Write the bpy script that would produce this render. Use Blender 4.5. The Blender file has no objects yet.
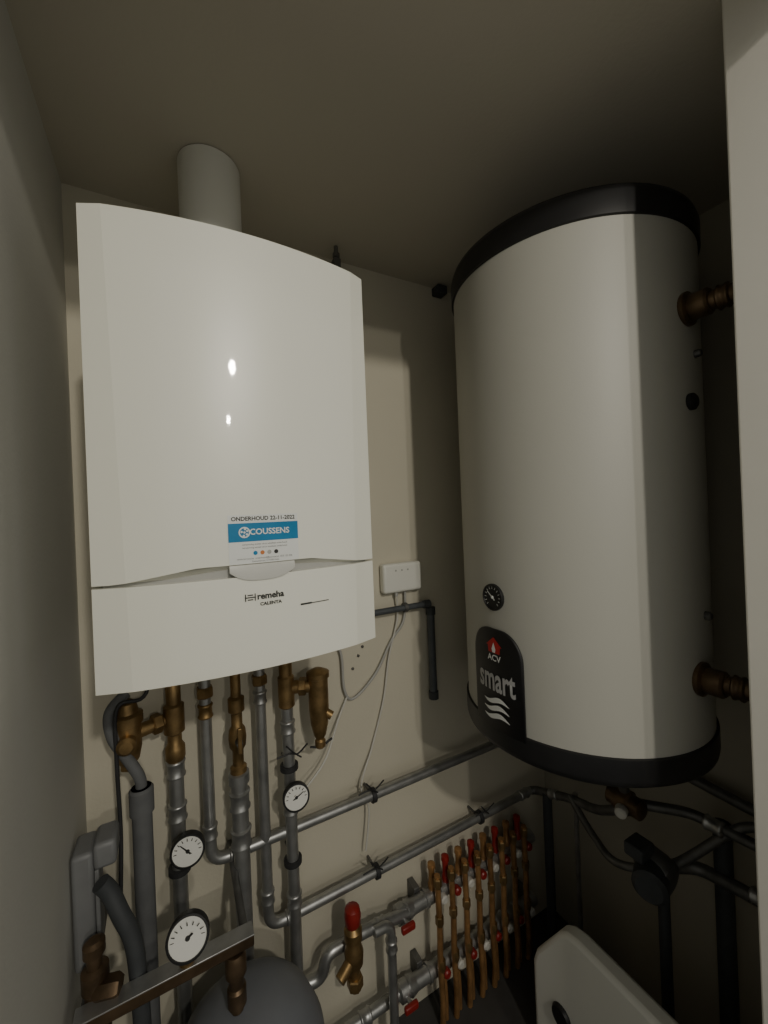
import bpy, math, bmesh
from mathutils import Vector, Matrix
C=bpy.context.scene.collection
V=Vector
# ------------------------------------------------------------------ materials
def mat(name,col,rough=.5,metal=0.,noise=0.,nscale=20.,bump=0.,bscale=200.,coat=0.,alpha=None,col2=None):
    m=bpy.data.materials.new(name); m.use_nodes=True; nt=m.node_tree; b=nt.nodes["Principled BSDF"]
    b.inputs["Base Color"].default_value=(*col,1); b.inputs["Roughness"].default_value=rough; b.inputs["Metallic"].default_value=metal
    if coat: b.inputs["Coat Weight"].default_value=coat; b.inputs["Coat Roughness"].default_value=.03
    tc=nt.nodes.new("ShaderNodeTexCoord")
    if noise or col2:
        n=nt.nodes.new("ShaderNodeTexNoise"); n.inputs["Scale"].default_value=nscale; n.inputs["Detail"].default_value=4
        nt.links.new(tc.outputs["Object"],n.inputs["Vector"])
        r=nt.nodes.new("ShaderNodeValToRGB"); c2=col2 or tuple(c*(1-noise) for c in col)
        r.color_ramp.elements[0].position=.35; r.color_ramp.elements[1].position=.65
        r.color_ramp.elements[0].color=(*c2,1); r.color_ramp.elements[1].color=(*col,1)
        nt.links.new(n.outputs["Fac"],r.inputs[0]); nt.links.new(r.outputs[0],b.inputs["Base Color"])
    if bump:
        n=nt.nodes.new("ShaderNodeTexNoise"); n.inputs["Scale"].default_value=bscale; n.inputs["Detail"].default_value=3
        nt.links.new(tc.outputs["Object"],n.inputs["Vector"])
        bp=nt.nodes.new("ShaderNodeBump"); bp.inputs["Strength"].default_value=bump; bp.inputs["Distance"].default_value=.002
        nt.links.new(n.outputs["Fac"],bp.inputs["Height"]); nt.links.new(bp.outputs[0],b.inputs["Normal"])
    return m
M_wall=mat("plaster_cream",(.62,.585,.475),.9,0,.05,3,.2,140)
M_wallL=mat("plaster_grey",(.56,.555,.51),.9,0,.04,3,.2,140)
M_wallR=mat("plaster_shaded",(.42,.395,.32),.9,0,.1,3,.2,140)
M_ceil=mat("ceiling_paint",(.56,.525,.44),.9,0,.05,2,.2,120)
M_floor=mat("concrete_floor",(.06,.058,.055),.8,0,.3,8,.3,60)
M_jamb=mat("painted_wood",(.76,.74,.68),.6,0,.03,5,.1,90)
M_white=mat("boiler_enamel",(.86,.86,.77),.35,0,.01,4,0,1,coat=.6)
M_white2=mat("white_plastic",(.78,.78,.72),.4,0,.02,8)
M_grey=mat("groove_grey",(.42,.42,.40),.5,0,.05,20)
M_tab=mat("tab_plastic",(.60,.60,.56),.4,0,.03,20)
M_tank=mat("tank_jacket",(.45,.445,.40),.5,0,.03,3,.08,300)
M_black=mat("black_plastic",(.012,.012,.013),.42,0,.2,30)
M_rub=mat("dark_rubber",(.03,.03,.032),.6,0,.2,30)
M_steel=mat("galvanised_steel",(.47,.475,.47),.36,.8,.25,25,.05,80)
M_steelD=mat("dull_steel",(.20,.20,.195),.5,.7,.35,25,.05,80)
M_brass=mat("brass",(.38,.25,.11),.42,.8,.45,30,.1,90)
M_bronze=mat("bronze",(.20,.135,.08),.42,.8,.5,22,.1,90)
M_hose=mat("grey_hose",(.14,.145,.15),.65,0,.15,30)
M_ins=mat("dark_grey_pipe",(.05,.055,.06),.6,0,.2,30)
M_conduit=mat("conduit_grey",(.10,.11,.12),.5,.2,.2,30)
M_red=mat("red_plastic",(.28,.02,.015),.35,0,.2,30)
M_pex=mat("copper_tan",(.46,.25,.10),.38,.5,.4,30)
M_face=mat("dial_face",(.82,.82,.78),.35,0,.02,20)
M_ink=mat("black_ink",(.02,.02,.02),.5,0,.1,40)
M_inkg=mat("grey_ink",(.25,.25,.26),.5,0,.1,40)
M_blue=mat("blue_ink",(.01,.22,.45),.3,0,.1,40)
M_paper=mat("sticker_paper",(.80,.82,.80),.3,0,.02,40)
M_orange=mat("orange_ink",(.6,.2,.05),.5,0,.1,40)
M_vessel=mat("vessel_grey",(.17,.18,.20),.45,0,.08,15)
M_cable=mat("cable_white",(.62,.61,.56),.5,0,.05,30)
M_redink=mat("red_ink",(.45,.02,.02),.4,0,.1,40)
M_boxg=mat("mid_grey_plastic",(.20,.205,.21),.5,0,.1,20)
M_smart=mat("silver_print",(.45,.45,.45),.4,0,.05,30)
# ------------------------------------------------------------------ helpers
def group(name):
    e=bpy.data.objects.new(name,None); e.empty_display_size=.05; C.objects.link(e); return e
def mk(name,verts,faces,m,parent=None,smooth=35,bev=0,seg=2):
    me=bpy.data.meshes.new(name); me.from_pydata([tuple(v) for v in verts],[],faces); me.validate()
    bm=bmesh.new(); bm.from_mesh(me); bmesh.ops.recalc_face_normals(bm,faces=bm.faces); bm.to_mesh(me); bm.free()
    if smooth:
        me.polygons.foreach_set("use_smooth",[True]*len(me.polygons)); me.set_sharp_from_angle(angle=math.radians(smooth))
    me.materials.append(m); o=bpy.data.objects.new(name,me); C.objects.link(o)
    if parent: o.parent=parent
    if bev:
        b=o.modifiers.new("bevel",'BEVEL'); b.width=bev; b.segments=seg; b.limit_method='ANGLE'; b.angle_limit=math.radians(40)
    return o
def box(n,a,b,m,parent=None,bev=0,seg=3):
    v=[(x,y,z) for x in(a[0],b[0]) for y in(a[1],b[1]) for z in (a[2],b[2])]
    return mk(n,v,[(0,1,3,2),(4,6,7,5),(0,4,5,1),(2,3,7,6),(0,2,6,4),(1,5,7,3)],m,parent,35,bev,seg)
def basis(d):
    d=V(d).normalized(); a=V((0,0,1)) if abs(d.z)<.9 else V((1,0,0))
    x=a.cross(d).normalized(); return x,d.cross(x),d
def lathe(n,prof,o,axis,m,parent=None,seg=28,smooth=35):
    x,y,d=basis(axis); o=V(o); vs=[];fs=[]
    for r,h in prof:
        for i in range(seg):
            a=2*math.pi*i/seg; vs.append(o+d*h+(x*math.cos(a)+y*math.sin(a))*max(r,1e-5))
    for j in range(len(prof)-1):
        for i in range(seg):
            k=(i+1)%seg; fs.append((j*seg+i,j*seg+k,(j+1)*seg+k,(j+1)*seg+i))
    fs.append(tuple(range(seg))); fs.append(tuple((len(prof)-1)*seg+i for i in range(seg)))
    return mk(n,vs,fs,m,parent,smooth)
def fillet(pts,b):
    pts=[V(p) for p in pts]; out=[pts[0]]
    for i in range(1,len(pts)-1):
        p=pts[i]; d1=(pts[i-1]-p); d2=(pts[i+1]-p); l=min(b,d1.length*.49,d2.length*.49)
        a=p+d1.normalized()*l; c=p+d2.normalized()*l
        for k in range(9):
            t=k/8; out.append(a*(1-t)**2+p*2*t*(1-t)+c*t*t)
    out.append(pts[-1]); return out
def smoothpath(pts,n=8):
    pts=[V(p) for p in pts]; P=[pts[0]]+pts+[pts[-1]]; out=[]
    for i in range(1,len(P)-2):
        a,b,c,d=P[i-1:i+3]
        for k in range(n):
            t=k/n; out.append(.5*((2*b)+(c-a)*t+(2*a-5*b+4*c-d)*t*t+(3*b-a-3*c+d)*t**3))
    out.append(pts[-1]); return out
def tube(n,pts,r,m,parent=None,bend=.03,seg=14,spline=False):
    P=smoothpath(pts) if spline else fillet(pts,bend)
    vs=[];fs=[]; t=(P[1]-P[0]).normalized(); x,y,_=basis(t)
    for i,p in enumerate(P):
        if i==0: tn=t
        elif i==len(P)-1: tn=(P[i]-P[i-1]).normalized()
        else: tn=((P[i+1]-P[i]).normalized()+(P[i]-P[i-1]).normalized()).normalized()
        x=(x-tn*x.dot(tn)).normalized(); y=tn.cross(x)
        rr=r(i/(len(P)-1)) if callable(r) else r
        for k in range(seg):
            a=2*math.pi*k/seg; vs.append(p+(x*math.cos(a)+y*math.sin(a))*rr)
    for j in range(len(P)-1):
        for i in range(seg):
            k=(i+1)%seg; fs.append((j*seg+i,j*seg+k,(j+1)*seg+k,(j+1)*seg+i))
    fs.append(tuple(range(seg))); fs.append(tuple((len(P)-1)*seg+i for i in range(seg)))
    return mk(n,vs,fs,m,parent,50)
def collar(o,axis,r,L,m,parent,n="press_collar"):
    "press-fit sleeve with a raised O-ring bead at each end"
    b=r*1.14; e=r*1.28
    return lathe(n,[(r,-L/2),(b,-L/2+.001),(e,-L/2+.003),(e,-L/2+.006),(b,-L/2+.009),(b,L/2-.009),(e,L/2-.006),(e,L/2-.003),(b,L/2-.001),(r,L/2)],o,axis,m,parent,20,50)
def hexnut(o,axis,r,L,m,parent,n="hex_nut"):
    c=L*.12
    return lathe(n,[(r*.88,-L/2),(r,-L/2+c),(r,L/2-c),(r*.88,L/2)],o,axis,m,parent,6,20)
def text(n,body,size,m,parent,mapf,bold=0.0,sx=1.0,align='CENTER',shear=0):
    cu=bpy.data.curves.new(n,'FONT'); cu.body=body; cu.size=size; cu.align_x=align; cu.align_y='CENTER'; cu.offset=bold; cu.shear=shear; cu.resolution_u=3
    o=bpy.data.objects.new(n+"_tmp",cu); C.objects.link(o); bpy.context.view_layer.update()
    me=bpy.data.meshes.new_from_object(o.evaluated_get(bpy.context.evaluated_depsgraph_get())); bpy.data.objects.remove(o)
    for v in me.vertices: v.co=V(mapf(v.co.x*sx,v.co.y))
    me.materials.clear(); me.materials.append(m); t=bpy.data.objects.new(n,me); C.objects.link(t); t.parent=parent; return t
def gauge(o,nrm,r,parent=None,needle=35,depth=None,face=M_face,case=M_black,inkm=M_ink,name="pressure_gauge",roll=0):
    g=group(name) if parent is None else parent
    nrm=V(nrm).normalized(); o=V(o); depth=depth or r*.55
    lathe("gauge_case",[(r*.8,-depth),(r*.97,-depth*.8),(r,0),(r*.98,r*.08),(r*.88,r*.09),(r*.86,r*.02)],o,nrm,case,g,36)
    lathe("dial",[(r*.87,0),(r*.87,r*.03)],o,nrm,face,g,36)
    up=V((0,0,1)); right=up.cross(nrm).normalized()
    def strip(nm,a,r0,r1,w,off,m):
        a=math.radians(a); d=right*math.sin(a)+up*math.cos(a); s=right*math.cos(a)-up*math.sin(a); q=o+nrm*off
        mk(nm,[q+d*r0-s*w,q+d*r0+s*w,q+d*r1+s*w*.5,q+d*r1-s*w*.5],[(0,1,2,3)],m,g,0)
    for k in range(13): strip("tick",-135+k*22.5,r*.62,r*.8,r*.03,r*.035,inkm)
    strip("needle",needle,-r*.3,r*.62,r*.06,r*.05,inkm); lathe("hub",[(r*.12,r*.03),(r*.1,r*.08)],o,nrm,inkm,g,16)
    return g
# ------------------------------------------------------------------ room
box("wall_back",(-.28,1.12,0),(1.4,1.22,2.367),M_wall)
box("wall_left",(-.28,.1,0),(-.18,1.12,2.367),M_wallL)
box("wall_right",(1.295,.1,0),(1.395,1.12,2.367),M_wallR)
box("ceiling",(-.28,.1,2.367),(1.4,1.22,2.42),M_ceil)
box("floor",(-1.5,-3.2,-.05),(1.9,1.22,0),M_floor)
box("wall_front",(.79,.167,0),(1.295,.267,2.367),M_jamb)
box("trim_1",(.77,.150,0),(.80,.275,2.367),M_jamb,None,.003)
box("trim_2",(-.18,.1,2.28),(.77,.15,2.367),M_jamb)
# ------------------------------------------------------------------ boiler
XC,H=.1215,.2135
YM,YB,YE=.632,.030,.667
def wf(z): return .028+.016*(2.035-z)/.668
def yf(x,z):
    d=abs(x-XC); w=wf(z); i=H-w
    if d<=i: return YM+YB*(d/H)**2
    yi=YM+YB*(i/H)**2; return yi+(YE-yi)*(d-i)/w
def panel(name,zb,zt,m,parent,rows=12,yback=1.112,inset=0):
    cols=[-1,-.5,0]+[k/24 for k in range(1,24)]+[1,1.5,2]
    def X(c,z):
        w=wf(z); i=H-w
        if c<0: return XC-i+c*w
        if c>1: return XC+i+(c-1)*w
        return XC-i+2*i*c
    vs=[];n=len(cols)
    for j in range(rows+1):
        t=j/rows
        for c in cols:
            x=X(c,1.5); zz0=zb(x) if callable(zb) else zb; z=zz0+(zt-zz0)*t; x=X(c,z)
            x=XC+(x-XC)*(1-inset/H); vs.append((x,yf(min(max(x,XC-H),XC+H),z)+inset,z))
    fs=[(j*n+i,j*n+i+1,(j+1)*n+i+1,(j+1)*n+i) for j in range(rows) for i in range(n-1)]
    b=len(vs)
    for j in range(rows+1):
        for s in (0,n-1):
            vs.append((vs[j*n+s][0],yback,vs[j*n+s][2]))
    for j in range(rows):
        fs.append((j*n,(j+1)*n,b+2*j+2,b+2*j)); fs.append((j*n+n-1,b+2*j+1,b+2*j+3,(j+1)*n+n-1)); fs.append((b+2*j,b+2*j+2,b+2*j+3,b+2*j+1))
    fs.append(tuple(range(n))+(b+1,b)); fs.append(tuple(rows*n+i for i in range(n))+(b+2*rows+1,b+2*rows))
    return mk(name,vs,fs,m,parent,5)
B=group("wall_hung_gas_boiler")
def zb(x):
    d=abs(x-XC); t=min(1,max(0,(H-.03-d)/.10)); return 1.5145+.015*t
panel("upper_cover",zb,2.035,M_white,B)
panel("lower_cover",1.367,1.5105,M_white,B,6)
panel("inner_body",1.385,2.02,M_grey,B,6,1.11,.012)
def bmap(x0,z0,off=.0012): return lambda x,y:(x0+x,yf(x0+x,z0+y)-off,z0+y)
def patch(n,x0,x1,z0,z1,off,m,parent,nx=10):
    vs=[];fs=[]
    for i in range(nx+1):
        x=x0+(x1-x0)*i/nx
        for z in(z0,z1): vs.append((x,yf(x,z)-off,z))
    for i in range(nx): fs.append((2*i,2*i+1,2*i+3,2*i+2))
    return mk(n,vs,fs,m,parent)
vs=[];fs=[];NX=16
for i in range(NX+1):
    s=-1+2*i/NX; x=.129+s*.049; bot=1.504+.014*abs(s)**3; top=1.5285
    for off,z in((.002,top),(.004,(top+bot)/2),(.003,bot),(-.006,bot),(-.006,top)): vs.append((x,yf(x,1.51)-off,z))
for i in range(NX):
    for k in range(5): fs.append((i*5+k,i*5+(k+1)%5,(i+1)*5+(k+1)%5,(i+1)*5+k))
fs.append((0,1,2,3,4)); fs.append(tuple(NX*5+k for k in range(5)))
mk("handle_tab",vs,fs,M_tab,B,40)
patch("sticker",.080,.186,1.530,1.604,.0006,M_paper,B)
patch("sticker_band",.080,.186,1.5635,1.5915,.0010,M_blue,B)
text("sticker_date","ONDERHOUD 22-11-2022",.0085,M_ink,B,bmap(.133,1.598),.0002)
text("sticker_name","COUSSENS",.0125,M_paper,B,bmap(.141,1.5775,.0016),.0003)
for k in range(2): text("sticker_info","verwarming sanitair airco ventilatie onderhoud",.0036,M_inkg,B,bmap(.133,1.5590-.005*k))
text("sticker_info","www.service.be  onderhoud@service.be  053 123 456",.0038,M_inkg,B,bmap(.133,1.5375))
text("sticker_info","Stationsstraat 12 9300 Aalst",.0036,M_inkg,B,bmap(.133,1.533))
def disc(n,x,z,r,off,m,parent,hole=0):
    N=20; vs=[];fs=[]
    for i in range(N):
        a=2*math.pi*i/N
        for rr in(r,hole if hole else 1e-5): X=x+rr*math.cos(a);Z=z+rr*math.sin(a); vs.append((X,yf(X,Z)-off,Z))
    for i in range(N): k=(i+1)%N; fs.append((2*i,2*k,2*k+1,2*i+1))
    mk(n,vs,fs,m,parent,0)
disc("logo_ring",.103,1.5775,.0085,.0016,M_paper,B,.0065)
for dx,dz in((0,0),(.004,.002),(-.004,.001),(.001,.005),(-.001,-.005),(.0035,-.003)): disc("logo_dot",.103+dx,1.5775+dz,.0017,.0016,M_paper,B)
for k,m in enumerate((M_blue,M_orange,M_grey,M_ink)): disc("sticker_dot",.118+.0105*k,1.5455,.0032,.0012,m,B)
text("maker_name","remeha",.0135,M_ink,B,bmap(.1385,1.4785),.0004)
text("model_name","CALENTA",.0068,M_ink,B,bmap(.1385,1.4665),.0002,1.1)
for dx,dz in((0,.0035),(.004,0),(-.004,0),(0,-.0035)): patch("logo_bar",.108+dx-.004,.108+dx+.004,1.4785+dz-.0008,1.4785+dz+.0008,.0012,M_ink,B,2)
for s in(-1,1): patch("logo_side",.108+s*.007-.0007,.108+s*.007+.0007,1.473,1.484,.0012,M_ink,B,2)
patch("display_slit",.186,.236,1.4555,1.4568,.001,M_ink,B)
patch("display_slit_end",.186,.205,1.4550,1.4577,.001,M_ink,B)
# flue
FL=group("flue_pipe")
lathe("flue_tube",[(.063,0),(.063,.328)],(.110,.940,2.037),(0,0,1),M_white2,FL,48)
lathe("flue_collar",[(.063,0),(.070,.002),(.070,.03),(.063,.034)],(.110,.940,2.037),(0,0,1),M_white2,FL,48)
# ------------------------------------------------------------------ tank
TX,TY,R=.94,.693,.2825
T=group("hot_water_tank")
lathe("jacket",[(R-.01,1.06),(R,1.07),(R,2.17),(R-.01,2.18)],(TX,TY,0),(0,0,1),M_tank,T,96)
lathe("top_cap",[(R-.002,2.158),(R+.0055,2.160),(R+.006,2.205),(R+.002,2.218),(R-.012,2.226),(R-.05,2.232),(.1,2.240),(.001,2.242)],(TX,TY,0),(0,0,1),M_black,T,96,50)
lathe("bottom_cap",[(.001,1.032),(R-.04,1.032),(R-.012,1.036),(R+.004,1.048),(R+.006,1.058),(R+.0055,1.100),(R-.002,1.102)],(TX,TY,0),(0,0,1),M_black,T,96,50)
def tmap(s0,z0,off=.006): 
    def f(x,y):
        th=-(s0+x)/R; r=R+off; return (TX-r*math.cos(th),TY+r*math.sin(th),z0+y)
    return f
def tgrid(n,rows,m,parent,off,nc=14,inner=True):
    vs=[];fs=[]
    for z,a,b in rows:
        for i in range(nc+1): vs.append(tmap(0,0,off)(a+(b-a)*i/nc,z))
    for j in range(len(rows)-1):
        for i in range(nc): q=j*(nc+1)+i; fs.append((q,q+1,q+nc+2,q+nc+1))
    o=mk(n,vs,fs,m,parent,40)
    if inner: s=o.modifiers.new("thick",'SOLIDIFY'); s.thickness=.005; s.offset=0
    return o
W=.074; rows=[(1.09,-W,W),(1.255,-W,W)]
for k in range(1,15):
    a=k/14*math.pi/2; ww=W*(.25+.75*math.cos(a)); rows.append((1.255+.066*math.sin(a),-ww,ww))
tgrid("badge",rows,M_black,T,.004,24)
text("badge_name","smart",.078,M_smart,T,tmap(.001,1.203,.0078),.0018,.60)
text("badge_maker","ACV",.02,M_paper,T,tmap(0,1.254,.0075),.0004)
tgrid("badge_logo",[(1.266,-.017,.017),(1.282,-.019,.019),(1.282,-.024,.024),(1.302,0,.001)],M_redink,T,.0073,4,False)
tgrid("badge_flame",[(1.267,-.004,.004),(1.275,-.006,.006),(1.290,0,.0005)],M_paper,T,.0078,4,False)
for k in range(3):
    vs=[];fs=[];zc=1.155-.018*k
    for i in range(21):
        s=-.038+.076*i/20; h=.0055*math.sin(math.pi*i/20)+.0006; zz=zc-.005*math.sin(i/20*2*math.pi+.4)
        vs+= [tmap(0,0,.0075)(s,zz-h),tmap(0,0,.0075)(s,zz+h)]
    for i in range(20): fs.append((2*i,2*i+1,2*i+3,2*i+2))
    mk("badge_wave",vs,fs,M_paper,T,0)
gauge((TX-R-.004,TY,1.394),(-1,0,0),.031,T,-50,.012,M_black,M_black,M_paper)
def stub(z,dx):
    lathe("socket_flange",[(.032,0),(.034,.004),(.034,.010),(.026,.014)],(TX,TY-R+.004,z),(0,-1,0),M_bronze,T,24)
    lathe("union",[(.024,.0),(.026,.004),(.026,.03),(.022,.034)],(TX,TY-R-.008,z),(0,-1,0),M_bronze,T,24)
    tube("connection_pipe",[(TX,TY-R,z),(TX+.01,.315,z),(1.2,.315,z)],.0185,M_bronze,T,.02)
    collar((TX+.006,TY-R-.06,z),(.1,-1,0),.0185,.022,M_bronze,T)
stub(1.985,0); stub(1.237,0)
lathe("plug",[(.017,0),(.017,.008),(.012,.012)],(TX,TY-R+.001,1.798),(0,-1,0),M_black,T,20)
lathe("sensor_port",[(.009,0),(.009,.010),(.006,.014)],(TX+.03,TY-R+.004,1.36),(0,-1,0),M_steelD,T,16)
lathe("sensor_port",[(.008,0),(.008,.010),(.006,.014)],(TX+.03,TY-R+.004,1.90),(0,-1,0),M_steelD,T,16)
box("bracket_top",(1.19,TY-.12,1.98),(1.292,TY+.12,2.02),M_steelD,T,.003)
box("bracket_bottom",(1.19,TY-.12,1.18),(1.292,TY+.12,1.22),M_steelD,T,.003)
# ------------------------------------------------------------------ pipes under boiler
def clip(o,axis,r,parent,n="pipe_clip"):
    lathe(n,[(r,-.006),(r*1.5,-.006),(r*1.5,.006),(r,.006)],o,axis,M_rub,parent,18)
    o=V(o); tube("clip_rod",[o,(o.x,1.118,o.z)],.004,M_steelD,parent)
def tie(x,z,parent):
    tube("tie",[(x-.045,1.03,z+.012),(x-.012,1.03,z+.014),(x+.012,1.04,z+.002),(x+.035,1.03,z+.026)],.0022,M_rub,parent,seg=6,spline=True)
    tube("tie",[(x-.02,1.03,z+.035),(x,1.035,z+.01),(x+.02,1.04,z-.01)],.0022,M_rub,parent,seg=6,spline=True)
G=group("heating_pipe")
tube("pipe",[(0,1.05,1.05),(0,1.05,.30),(-.03,1.05,.2),(-.03,1.05,.001)],.016,M_steel,G)
lathe("brass_body",[(.015,1.045),(.021,1.055),(.021,1.08),(.015,1.09),(.015,1.11),(.022,1.115),(.022,1.175),(.016,1.18),(.016,1.23),(.013,1.235),(.013,1.38)],(0,1.05,0),(0,0,1),M_brass,G,24)
for z in(1.03,.93): collar((0,1.05,z),(0,0,1),.016,.04,M_steel,G)
clip((0,1.05,.80),(0,0,1),.016,G)
G=group("brass_strainer")
tube("arm",[(-.02,1.05,1.145),(-.085,1.02,1.145)],.015,M_brass,G)
hexnut((-.035,1.043,1.145),(-1,-.4,0),.022,.02,M_brass,G)
lathe("body",[(.014,1.085),(.021,1.095),(.026,1.12),(.026,1.17),(.030,1.172),(.030,1.19),(.022,1.195),(.018,1.215),(.010,1.22)],(-.088,1.02,0),(0,0,1),M_brass,G,24)
hexnut((-.088,1.02,1.085),(0,0,1),.016,.02,M_brass,G)
lathe("side_cap",[(.018,0),(.018,.02),(.012,.026)],(-.088,1.0,1.14),(0,-1,0),M_brass,G,20)
g=gauge((.016,.985,.878),(-.1,-1,.1),.035,None,-40); tube("gauge_stem",[(.010,.99,.878),(0,1.05,.878)],.007,M_brass,g)
G=group("steel_pipe")
tube("pipe",[(.067,1.06,1.38),(.067,1.06,.773),(1.22,1.06,.773)],.0135,M_steel,G,.04)
collar((.067,1.06,.85),(0,0,1),.0135,.035,M_steel,G); collar((.125,1.06,.773),(1,0,0),.0135,.035,M_steel,G)
collar((.067,1.06,1.14),(0,0,1),.0135,.035,M_brass,G); hexnut((.067,1.06,1.185),(0,0,1),.020,.025,M_brass,G)
clip((.503,1.06,.773),(1,0,0),.0135,G); tie(.49,.80,G)
G=group("steel_pipe")
tube("pipe",[(.195,1.06,1.38),(.195,1.06,.55),(1.146,1.06,.55)],.0135,M_steel,G,.04)
collar((.195,1.06,.63),(0,0,1),.0135,.035,M_steel,G); collar((.255,1.06,.55),(1,0,0),.0135,.035,M_steel,G)
collar((.195,1.06,1.14),(0,0,1),.0135,.035,M_steel,G); hexnut((.195,1.06,1.185),(0,0,1),.020,.025,M_brass,G)
clip((.505,1.06,.55),(1,0,0),.0135,G); clip((.9,1.06,.55),(1,0,0),.0135,G); tie(.495,.575,G); tie(.905,.575,G)
G=group("gas_supply_pipe")
lathe("gas_valve",[(.012,.97),(.019,.975),(.019,1.0),(.013,1.005),(.013,1.04),(.019,1.05),(.021,1.07),(.019,1.09),(.013,1.10),(.013,1.13),(.019,1.135),(.019,1.165),(.012,1.17),(.012,1.38)],(.133,1.03,0),(0,0,1),M_brass,G,20)
lathe("pipe",[(.019,.50),(.019,.96),(.024,.962),(.024,.985),(.015,.99)],(.133,1.03,0),(0,0,1),M_steel,G,24)
for z in(.92,.83): collar((.133,1.03,z),(0,0,1),.019,.045,M_steel,G)
lathe("valve_lever",[(.007,0),(.009,.004),(.007,.022),(.002,.024)],(.133,1.012,1.07),(0,-1,0),M_steelD,G,12)
box("valve_handle",(.128,.985,1.05),(.138,.992,1.11),M_brass,G,.002)
tube("lower_pipe",[(.133,1.03,.50),(.133,1.03,.001)],.019,M_steelD,G)
G=group("heating_pipe")
tube("pipe",[(.26,1.05,1.38),(.26,1.05,.365),(.325,1.04,.365),(.335,1.04,.42),(.40,1.04,.42),(.46,1.04,.42),(.61,1.05,.387)],.0155,M_steel,G,.04)
lathe("brass_tee",[(.0155,1.10),(.021,1.105),(.021,1.18),(.017,1.185),(.017,1.235),(.012,1.24)],(.26,1.05,0),(0,0,1),M_brass,G,20)
for z in(1.05,.84,.60): collar((.26,1.05,z),(0,0,1),.0155,.035,M_steel,G)
clip((.26,1.05,.945),(0,0,1),.0155,G); clip((.26,1.05,.70),(0,0,1),.0155,G); tie(.27,.975,G)
collar((.50,1.042,.411),(1,.05,-.2),.0155,.03,M_steel,G)
g=gauge((.26,.99,.90),(-.1,-1,.15),.033,None,60); tube("gauge_stem",[(.26,.99,.90),(.26,1.05,.90)],.007,M_brass,g)
G=group("brass_strainer")
tube("arm",[(.27,1.05,1.15),(.335,1.02,1.15)],.017,M_brass,G); hexnut((.30,1.037,1.15),(1,-.45,0),.023,.02,M_brass,G)
lathe("body",[(.009,.985),(.014,.99),(.014,1.005),(.010,1.01),(.016,1.02),(.023,1.05),(.026,1.09),(.026,1.17),(.030,1.172),(.030,1.185),(.020,1.19),(.010,1.195)],(.337,1.02,0),(0,0,1),M_brass,G,24)
tube("side_port",[(.337,1.02,1.09),(.365,1.0,1.07)],.011,M_brass,G)
tube("drain_loop",[(.31,1.02,.995),(.337,1.02,.985),(.37,1.02,1.0)],.003,M_rub,G,.01,8)
G=group("condensate_hose")
tube("hose",[(-.088,1.02,1.235),(-.115,1.0,1.21),(-.113,1.0,1.16),(-.09,1.0,1.11),(-.068,1.0,1.06),(-.066,1.0,1.02)],.011,M_hose,G,spline=True)
tube("drain_pipe",[(-.066,1.0,1.04),(-.066,1.0,.62),(-.066,1.0,.001)],.019,M_hose,G); lathe("drain_socket",[(.019,0),(.023,.002),(.023,.05),(.019,.055)],(-.066,1.0,.985),(0,0,1),M_hose,G,24)
G=group("power_cable")
tube("cable",[(-.03,1.03,1.37),(-.05,1.0,1.235),(-.10,.98,1.225),(-.106,.99,1.12),(-.105,1.0,.95),(-.11,.99,.80)],.004,M_rub,G,seg=8,spline=True)
# lower-left assembly
G=group("condensate_pump_box")
box("housing",(-.177,.93,.77),(-.142,1.0,.985),M_boxg,G,.008)
box("front_housing",(-.142,.925,.950),(-.105,.99,.998),M_boxg,G,.008)
box("rib",(-.141,.93,.80),(-.134,.98,.949),M_boxg,G,.002)
G=group("insulated_pipe")
tube("bend",[(-.128,.90,.945),(-.114,.90,.92),(-.098,.89,.88),(-.083,.885,.84),(-.075,.88,.78),(-.070,.88,.60),(-.070,.90,.001)],.0145,M_ins,G,spline=True)
G=group("brass_valve")
lathe("body",[(.016,.70),(.022,.705),(.022,.74),(.017,.745),(.017,.78),(.021,.785),(.021,.815),(.012,.82),(.012,.84),(.017,.843),(.017,.86),(.01,.865)],(-.138,.88,0),(0,0,1),M_bronze,G,20)
lathe("nut",[(.015,-.02),(.018,-.015),(.018,.015),(.015,.02)],(-.118,.865,.785),(1,-.3,0),M_bronze,G,6)
tube("tail",[(-.138,.88,.72),(-.138,.88,.001)],.012,M_steelD,G)
G=group("boiler_safety_group")
box("bar",(-.165,.838,.747),(.125,.862,.772),M_bronze,G,.004)
box("bar_top_strip",(-.165,.834,.7725),(.125,.866,.7755),M_steel,G,.001)
tube("wall_arm",[(-.15,.85,.76),(-.15,1.118,.76)],.010,M_steelD,G); tube("wall_arm",[(.11,.85,.76),(.115,1.118,.76)],.008,M_steelD,G)
lathe("gauge_socket",[(.014,.775),(.014,.785),(.008,.79),(.008,.80)],(.006,.85,0),(0,0,1),M_brass,G,16)
lathe("drop_fitting",[(.012,.632),(.012,.64),(.018,.645),(.018,.675),(.014,.68),(.014,.70),(.020,.705),(.020,.735),(.016,.745)],(.09,.85,0),(0,0,1),M_bronze,G,20)
gauge((.008,.835,.830),(-.15,-1,.35),.037,None,-130)
G=group("expansion_vessel")
R2=.155
lathe("shell",[(.05,.12),(.11,.14),(R2-.01,.18),(R2,.22),(R2,.36),(R2+.005,.365),(R2+.005,.385),(R2,.39),(R2,.48),(R2-.006,.53),(R2-.025,.575),(R2-.06,.608),(R2-.10,.625),(.02,.630),(.001,.631)],(.110,.855,0),(0,0,1),M_vessel,G,64,60)
for a in(30,150,270):
    a=math.radians(a); tube("leg",[(.11+.12*math.cos(a),.855+.12*math.sin(a),.17),(.11+.14*math.cos(a),.855+.14*math.sin(a),.001)],.012,M_vessel,G)
G=group("safety_valve")
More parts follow.
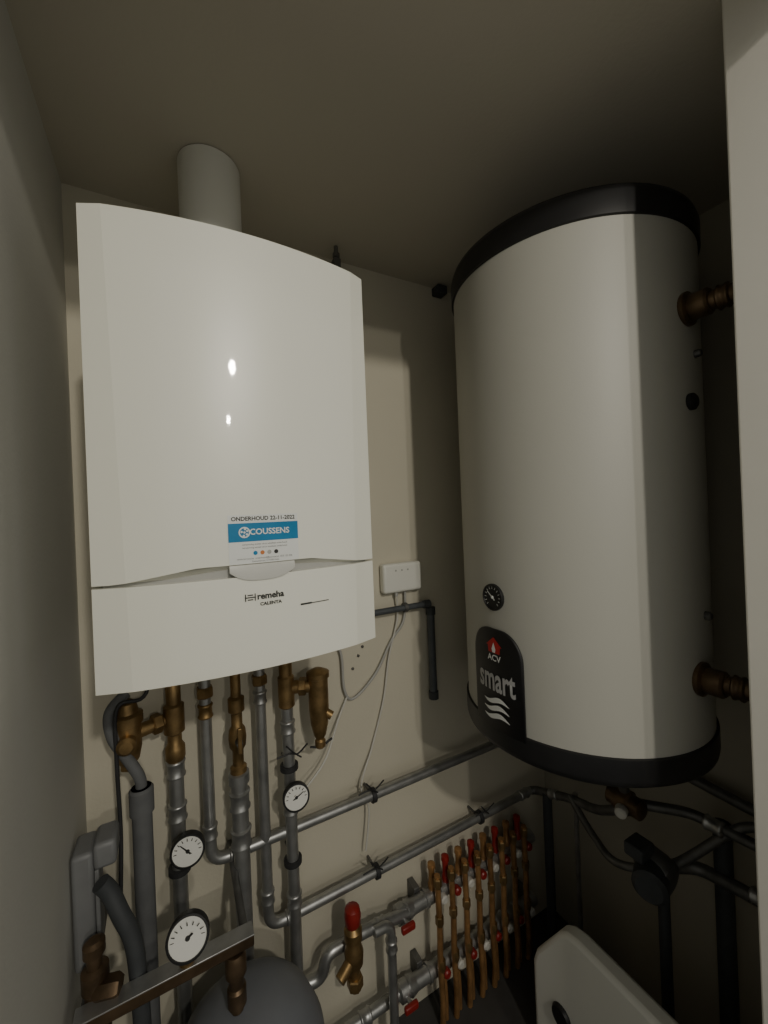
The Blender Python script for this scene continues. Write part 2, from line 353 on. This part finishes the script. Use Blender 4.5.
lathe("red_cap",[(.017,.50),(.021,.505),(.023,.53),(.020,.545),(.012,.552),(.001,.554)],(.40,1.0,0),(0,0,1),M_red,G,12)
lathe("valve_body",[(.014,.33),(.018,.335),(.018,.36),(.014,.365),(.016,.39),(.024,.40),(.026,.43),(.020,.45),(.018,.46),(.024,.465),(.024,.49),(.015,.50)],(.40,1.0,0),(0,0,1),M_brass,G,20)
tube("outlet",[(.40,1.0,.42),(.35,.98,.40)],.014,M_brass,G); hexnut((.40,1.0,.35),(0,0,1),.022,.03,M_brass,G)
tube("inlet",[(.40,1.0,.41),(.40,1.035,.41)],.016,M_brass,G)
G=group("steel_pipe")
tube("pipe",[(.47,1.02,.425),(.524,1.02,.42),(.524,1.02,.001)],.0135,M_steel,G,.03); collar((.524,1.02,.36),(0,0,1),.0135,.035,M_steel,G)
# manifold
G=group("underfloor_heating_manifold")
for z in(.387,.155):
    tube("rail",[(.60,1.06,z),(1.14,1.06,z)],.021,M_steel,G,seg=20)
    lathe("ball_valve",[(.018,-.03),(.026,-.025),(.026,.0),(.022,.004),(.027,.01),(.022,.03)],(.59,1.06,z),(1,0,0),M_steel,G,20)
    box("red_handle",(.555,1.005,z-.010),(.600,1.020,z+.010),M_red,G,.005); tube("handle_stem",[(.58,1.06,z),(.58,1.015,z)],.007,M_steel,G)
    box("bracket",(.64,1.075,z-.03),(.66,1.118,z+.03),M_steelD,G,.002); box("bracket",(1.11,1.075,z-.03),(1.13,1.118,z+.03),M_steelD,G,.002)
    for k in range(8): lathe("rail_ring",[(.021,-.006),(.025,-.004),(.025,.004),(.021,.006)],(.670+.0536*k,1.06,z),(1,0,0),M_steel,G,20)
for k in range(8):
    x=.697+.0536*k
    lathe("flow_meter",[(.010,.40),(.013,.41),(.013,.425),(.010,.43),(.010,.47),(.013,.472),(.012,.485),(.004,.49)],(x,1.06,0),(0,0,1),M_red if k%2 else M_pex,G,12)
    tube("loop_pipe",[(x,1.03,.470),(x,1.028,.40),(x,1.026,.30),(x-.004,1.024,.2),(x,1.024,.08),(x,1.03,.002)],.0095,M_pex,G,spline=True,seg=10)
    tube("loop_pipe_return",[(x+.022,1.045,.14),(x+.022,1.04,.08),(x+.022,1.04,.002)],.0075,M_pex,G,spline=True,seg=8)
    hexnut((x,1.028,.45),(0,0,1),.013,.03,M_brass,G); hexnut((x,1.026,.335),(0,0,1),.013,.03,M_brass,G); hexnut((x,1.024,.20),(0,0,1),.013,.035,M_brass,G)
    lathe("knob",[(.011,0),(.013,.004),(.013,.018),(.009,.022)],(x+.022,1.042,.387),(0,-1,0),M_red if k%2 else M_cable,G,12)
    lathe("knob",[(.011,0),(.013,.004),(.013,.018),(.009,.022)],(x+.022,1.042,.155),(0,-1,0),M_cable if k%2 else M_red,G,12)
G=group("steel_pipe")
tube("pipe",[(.25,1.06,.001),(.25,1.06,.155),(.57,1.06,.155)],.0155,M_steel,G,.03); collar((.45,1.06,.155),(1,0,0),.0155,.035,M_steel,G)
# control box + grey pipe + cables
G=group("control_box")
box("housing",(.582,1.085,1.345),(.722,1.117,1.437),M_white2,G,.009,4)
for k in range(3): lathe("led",[(.0028,0),(.0028,.001)],(.625+.022*k,1.0845,1.415),(0,-1,0),M_grey,G,12)
lathe("outlet_nub",[(.006,0),(.006,.014)],(.632,1.10,1.346),(0,0,-1),M_grey,G,10)
G=group("grey_conduit_pipe")
tube("top_run",[(.36,1.085,1.295),(.745,1.085,1.295)],.0095,M_conduit,G); lathe("end_collar",[(.013,-.012),(.013,.012)],(.735,1.085,1.295),(1,0,0),M_conduit,G,18)
tube("down_run",[(.757,1.095,1.275),(.757,1.095,.985)],.0125,M_conduit,G)
lathe("end_collar",[(.016,-.012),(.016,.012)],(.757,1.095,1.268),(0,0,1),M_ins,G,18); lathe("end_collar",[(.016,-.012),(.016,.012)],(.757,1.095,.99),(0,0,1),M_ins,G,18)
lathe("pipe_strap",[(.015,-.006),(.015,.006)],(.655,1.088,1.295),(1,0,0),M_steelD,G,14)
G=group("white_cable")
tube("cable",[(.632,1.10,1.335),(.635,1.105,1.26),(.60,1.108,1.14),(.577,1.11,1.016),(.53,1.11,.88),(.48,1.09,.79),(.50,1.085,.72),(.485,1.085,.60)],.0028,M_cable,G,seg=8,spline=True)
G=group("white_cable")
tube("cable",[(.42,1.105,1.235),(.44,1.105,1.18),(.445,1.105,1.08),(.475,1.108,1.045),(.55,1.108,1.10),(.61,1.108,1.19),(.66,1.108,1.25),(.668,1.105,1.345)],.004,M_grey,G,seg=8,spline=True)
tube("cable_drop",[(.455,1.106,1.06),(.42,1.10,1.0),(.36,1.06,.92),(.275,1.03,.87)],.003,M_cable,G,seg=8,spline=True)
G=group("wall_screws")
for x,z in((.50,1.165),(.515,1.19),(.48,1.13)): lathe("head",[(.004,0),(.004,.005),(.002,.007)],(x,1.12,z),(0,-1,0),M_steelD,G,10)
G=group("ceiling_hanger")
lathe("rod",[(.006,0),(.006,.045)],(.455,1.06,2.322),(0,0,1),M_steelD,G,10); box("plate",(.445,1.05,2.30),(.465,1.075,2.33),M_steelD,G,.002); lathe("nut",[(.010,0),(.010,.012)],(.455,1.06,2.335),(0,0,1),M_steelD,G,6)
G=group("ceiling_hanger")
box("plate",(.83,1.08,2.335),(.87,1.118,2.362),M_ins,G,.003); tube("rod",[(.825,1.09,2.35),(.85,1.09,2.34)],.008,M_ins,G)
# ------------------------------------------------------------------ right-hand piping below tank
G=group("tank_pipework")
tube("supply",[(1.146,1.06,.55),(1.165,1.05,.55),(1.165,.90,.61),(1.15,.80,.64),(1.11,.67,.74),(1.06,.66,.85),(1.06,.66,1.03)],.0135,M_steelD,G,.04)
collar((1.11,1.06,.55),(1,0,0),.0135,.04,M_steel,G); collar((1.165,.97,.582),(0,-1,.4),.0135,.035,M_steel,G)
tube("drop",[(1.165,1.0,.57),(1.165,1.0,.002)],.016,M_ins,G); tube("thin_drop",[(1.20,.91,.61),(1.20,.91,.002)],.008,M_steel,G)
tube("flex",[(1.16,.90,.62),(1.13,.80,.57),(1.10,.70,.57),(1.14,.58,.64),(1.2,.45,.80),(1.2,.36,.83)],.011,M_steelD,G,spline=True)
tube("run_upper",[(1.08,.66,.78),(1.18,.55,.78),(1.2,.32,.78)],.013,M_steelD,G); tube("run_lower",[(1.08,.64,.62),(1.2,.55,.63),(1.2,.32,.66)],.016,M_steelD,G)
tube("run_back",[(1.25,1.05,.85),(1.25,.32,.82)],.014,M_steelD,G)
tube("tail",[(1.13,.60,.60),(1.13,.60,.002)],.014,M_ins,G)
tube("tail_2",[(1.22,.50,.77),(1.22,.50,.002)],.020,M_ins,G)
for p,a in(((1.18,.50,.78),(0,1,0)),((1.2,.42,.65),(0,1,0)),((1.25,.7,.835),(0,1,0))): collar(p,a,.015,.04,M_steel,G)
G=group("mixing_valve")
lathe("body",[(.018,-.045),(.026,-.04),(.026,-.015),(.032,-.01),(.032,.02),(.026,.03),(.026,.045)],(1.08,.66,.78),(0,1,0),M_bronze,G,20)
lathe("knob",[(.014,0),(.016,.004),(.014,.022),(.009,.026)],(1.05,.655,.775),(-1,-.4,0),M_cable,G,20)
G=group("circulation_pump")
lathe("volute",[(.02,-.05),(.04,-.045),(.048,-.02),(.048,.02),(.03,.03)],(1.10,.61,.63),(0,1,.1),M_steelD,G,24)
lathe("motor",[(.036,0),(.040,.005),(.040,.05),(.030,.06)],(1.08,.60,.63),(-1,-.4,0),M_ins,G,24)
box("terminal_box",(1.04,.60,.665),(1.10,.65,.70),M_ins,G,.006)
# water softener
G=group("water_softener")
prof=[(.34,.001),(.34,.440),(.36,.452),(.70,.452),(.735,.444),(.76,.425),(.842,.30),(.855,.26),(.855,.001)]
n=len(prof); vs=[(.905,y,z) for y,z in prof]+[(.955,y,z) for y,z in prof]
fs=[tuple(range(n)),tuple(range(n,2*n))]+[(i,(i+1)%n,n+(i+1)%n,n+i) for i in range(n)]
mk("cabinet",vs,fs,M_white2,G,25,.012,3)
lathe("side_knob",[(.028,0),(.030,.004),(.026,.012),(.012,.014)],(.906,.755,.20),(-1,0,0),M_black,G,24)
# ------------------------------------------------------------------ lights
def lamp(loc,e,r):
    l=bpy.data.lights.new("downlight",'POINT'); l.energy=e; l.shadow_soft_size=r; l.color=(1,.94,.82); o=bpy.data.objects.new("downlight_lamp",l); C.objects.link(o); o.location=loc
lamp((.27,-1.55,2.6),66,.045); lamp((.25,-2.9,2.56),46,.04)
w=bpy.data.worlds.new("w"); bpy.context.scene.world=w; w.use_nodes=True
bg=w.node_tree.nodes["Background"]; bg.inputs[0].default_value=(1.0,.98,.89,1); bg.inputs[1].default_value=.40
# ------------------------------------------------------------------ camera
cam=bpy.data.cameras.new("camera"); co=bpy.data.objects.new("camera",cam); C.objects.link(co)
bpy.context.scene.camera=co
cam.sensor_fit='VERTICAL'; cam.sensor_height=36; cam.sensor_width=27; cam.lens=400/1024*36; cam.clip_start=.01
co.matrix_world=Matrix.Translation((0,0,1.6))@Matrix.Rotation(-math.radians(28.6),4,'Z')@Matrix.Rotation(math.radians(90),4,'X')@Matrix.Rotation(-math.atan(.04),4,'Z')
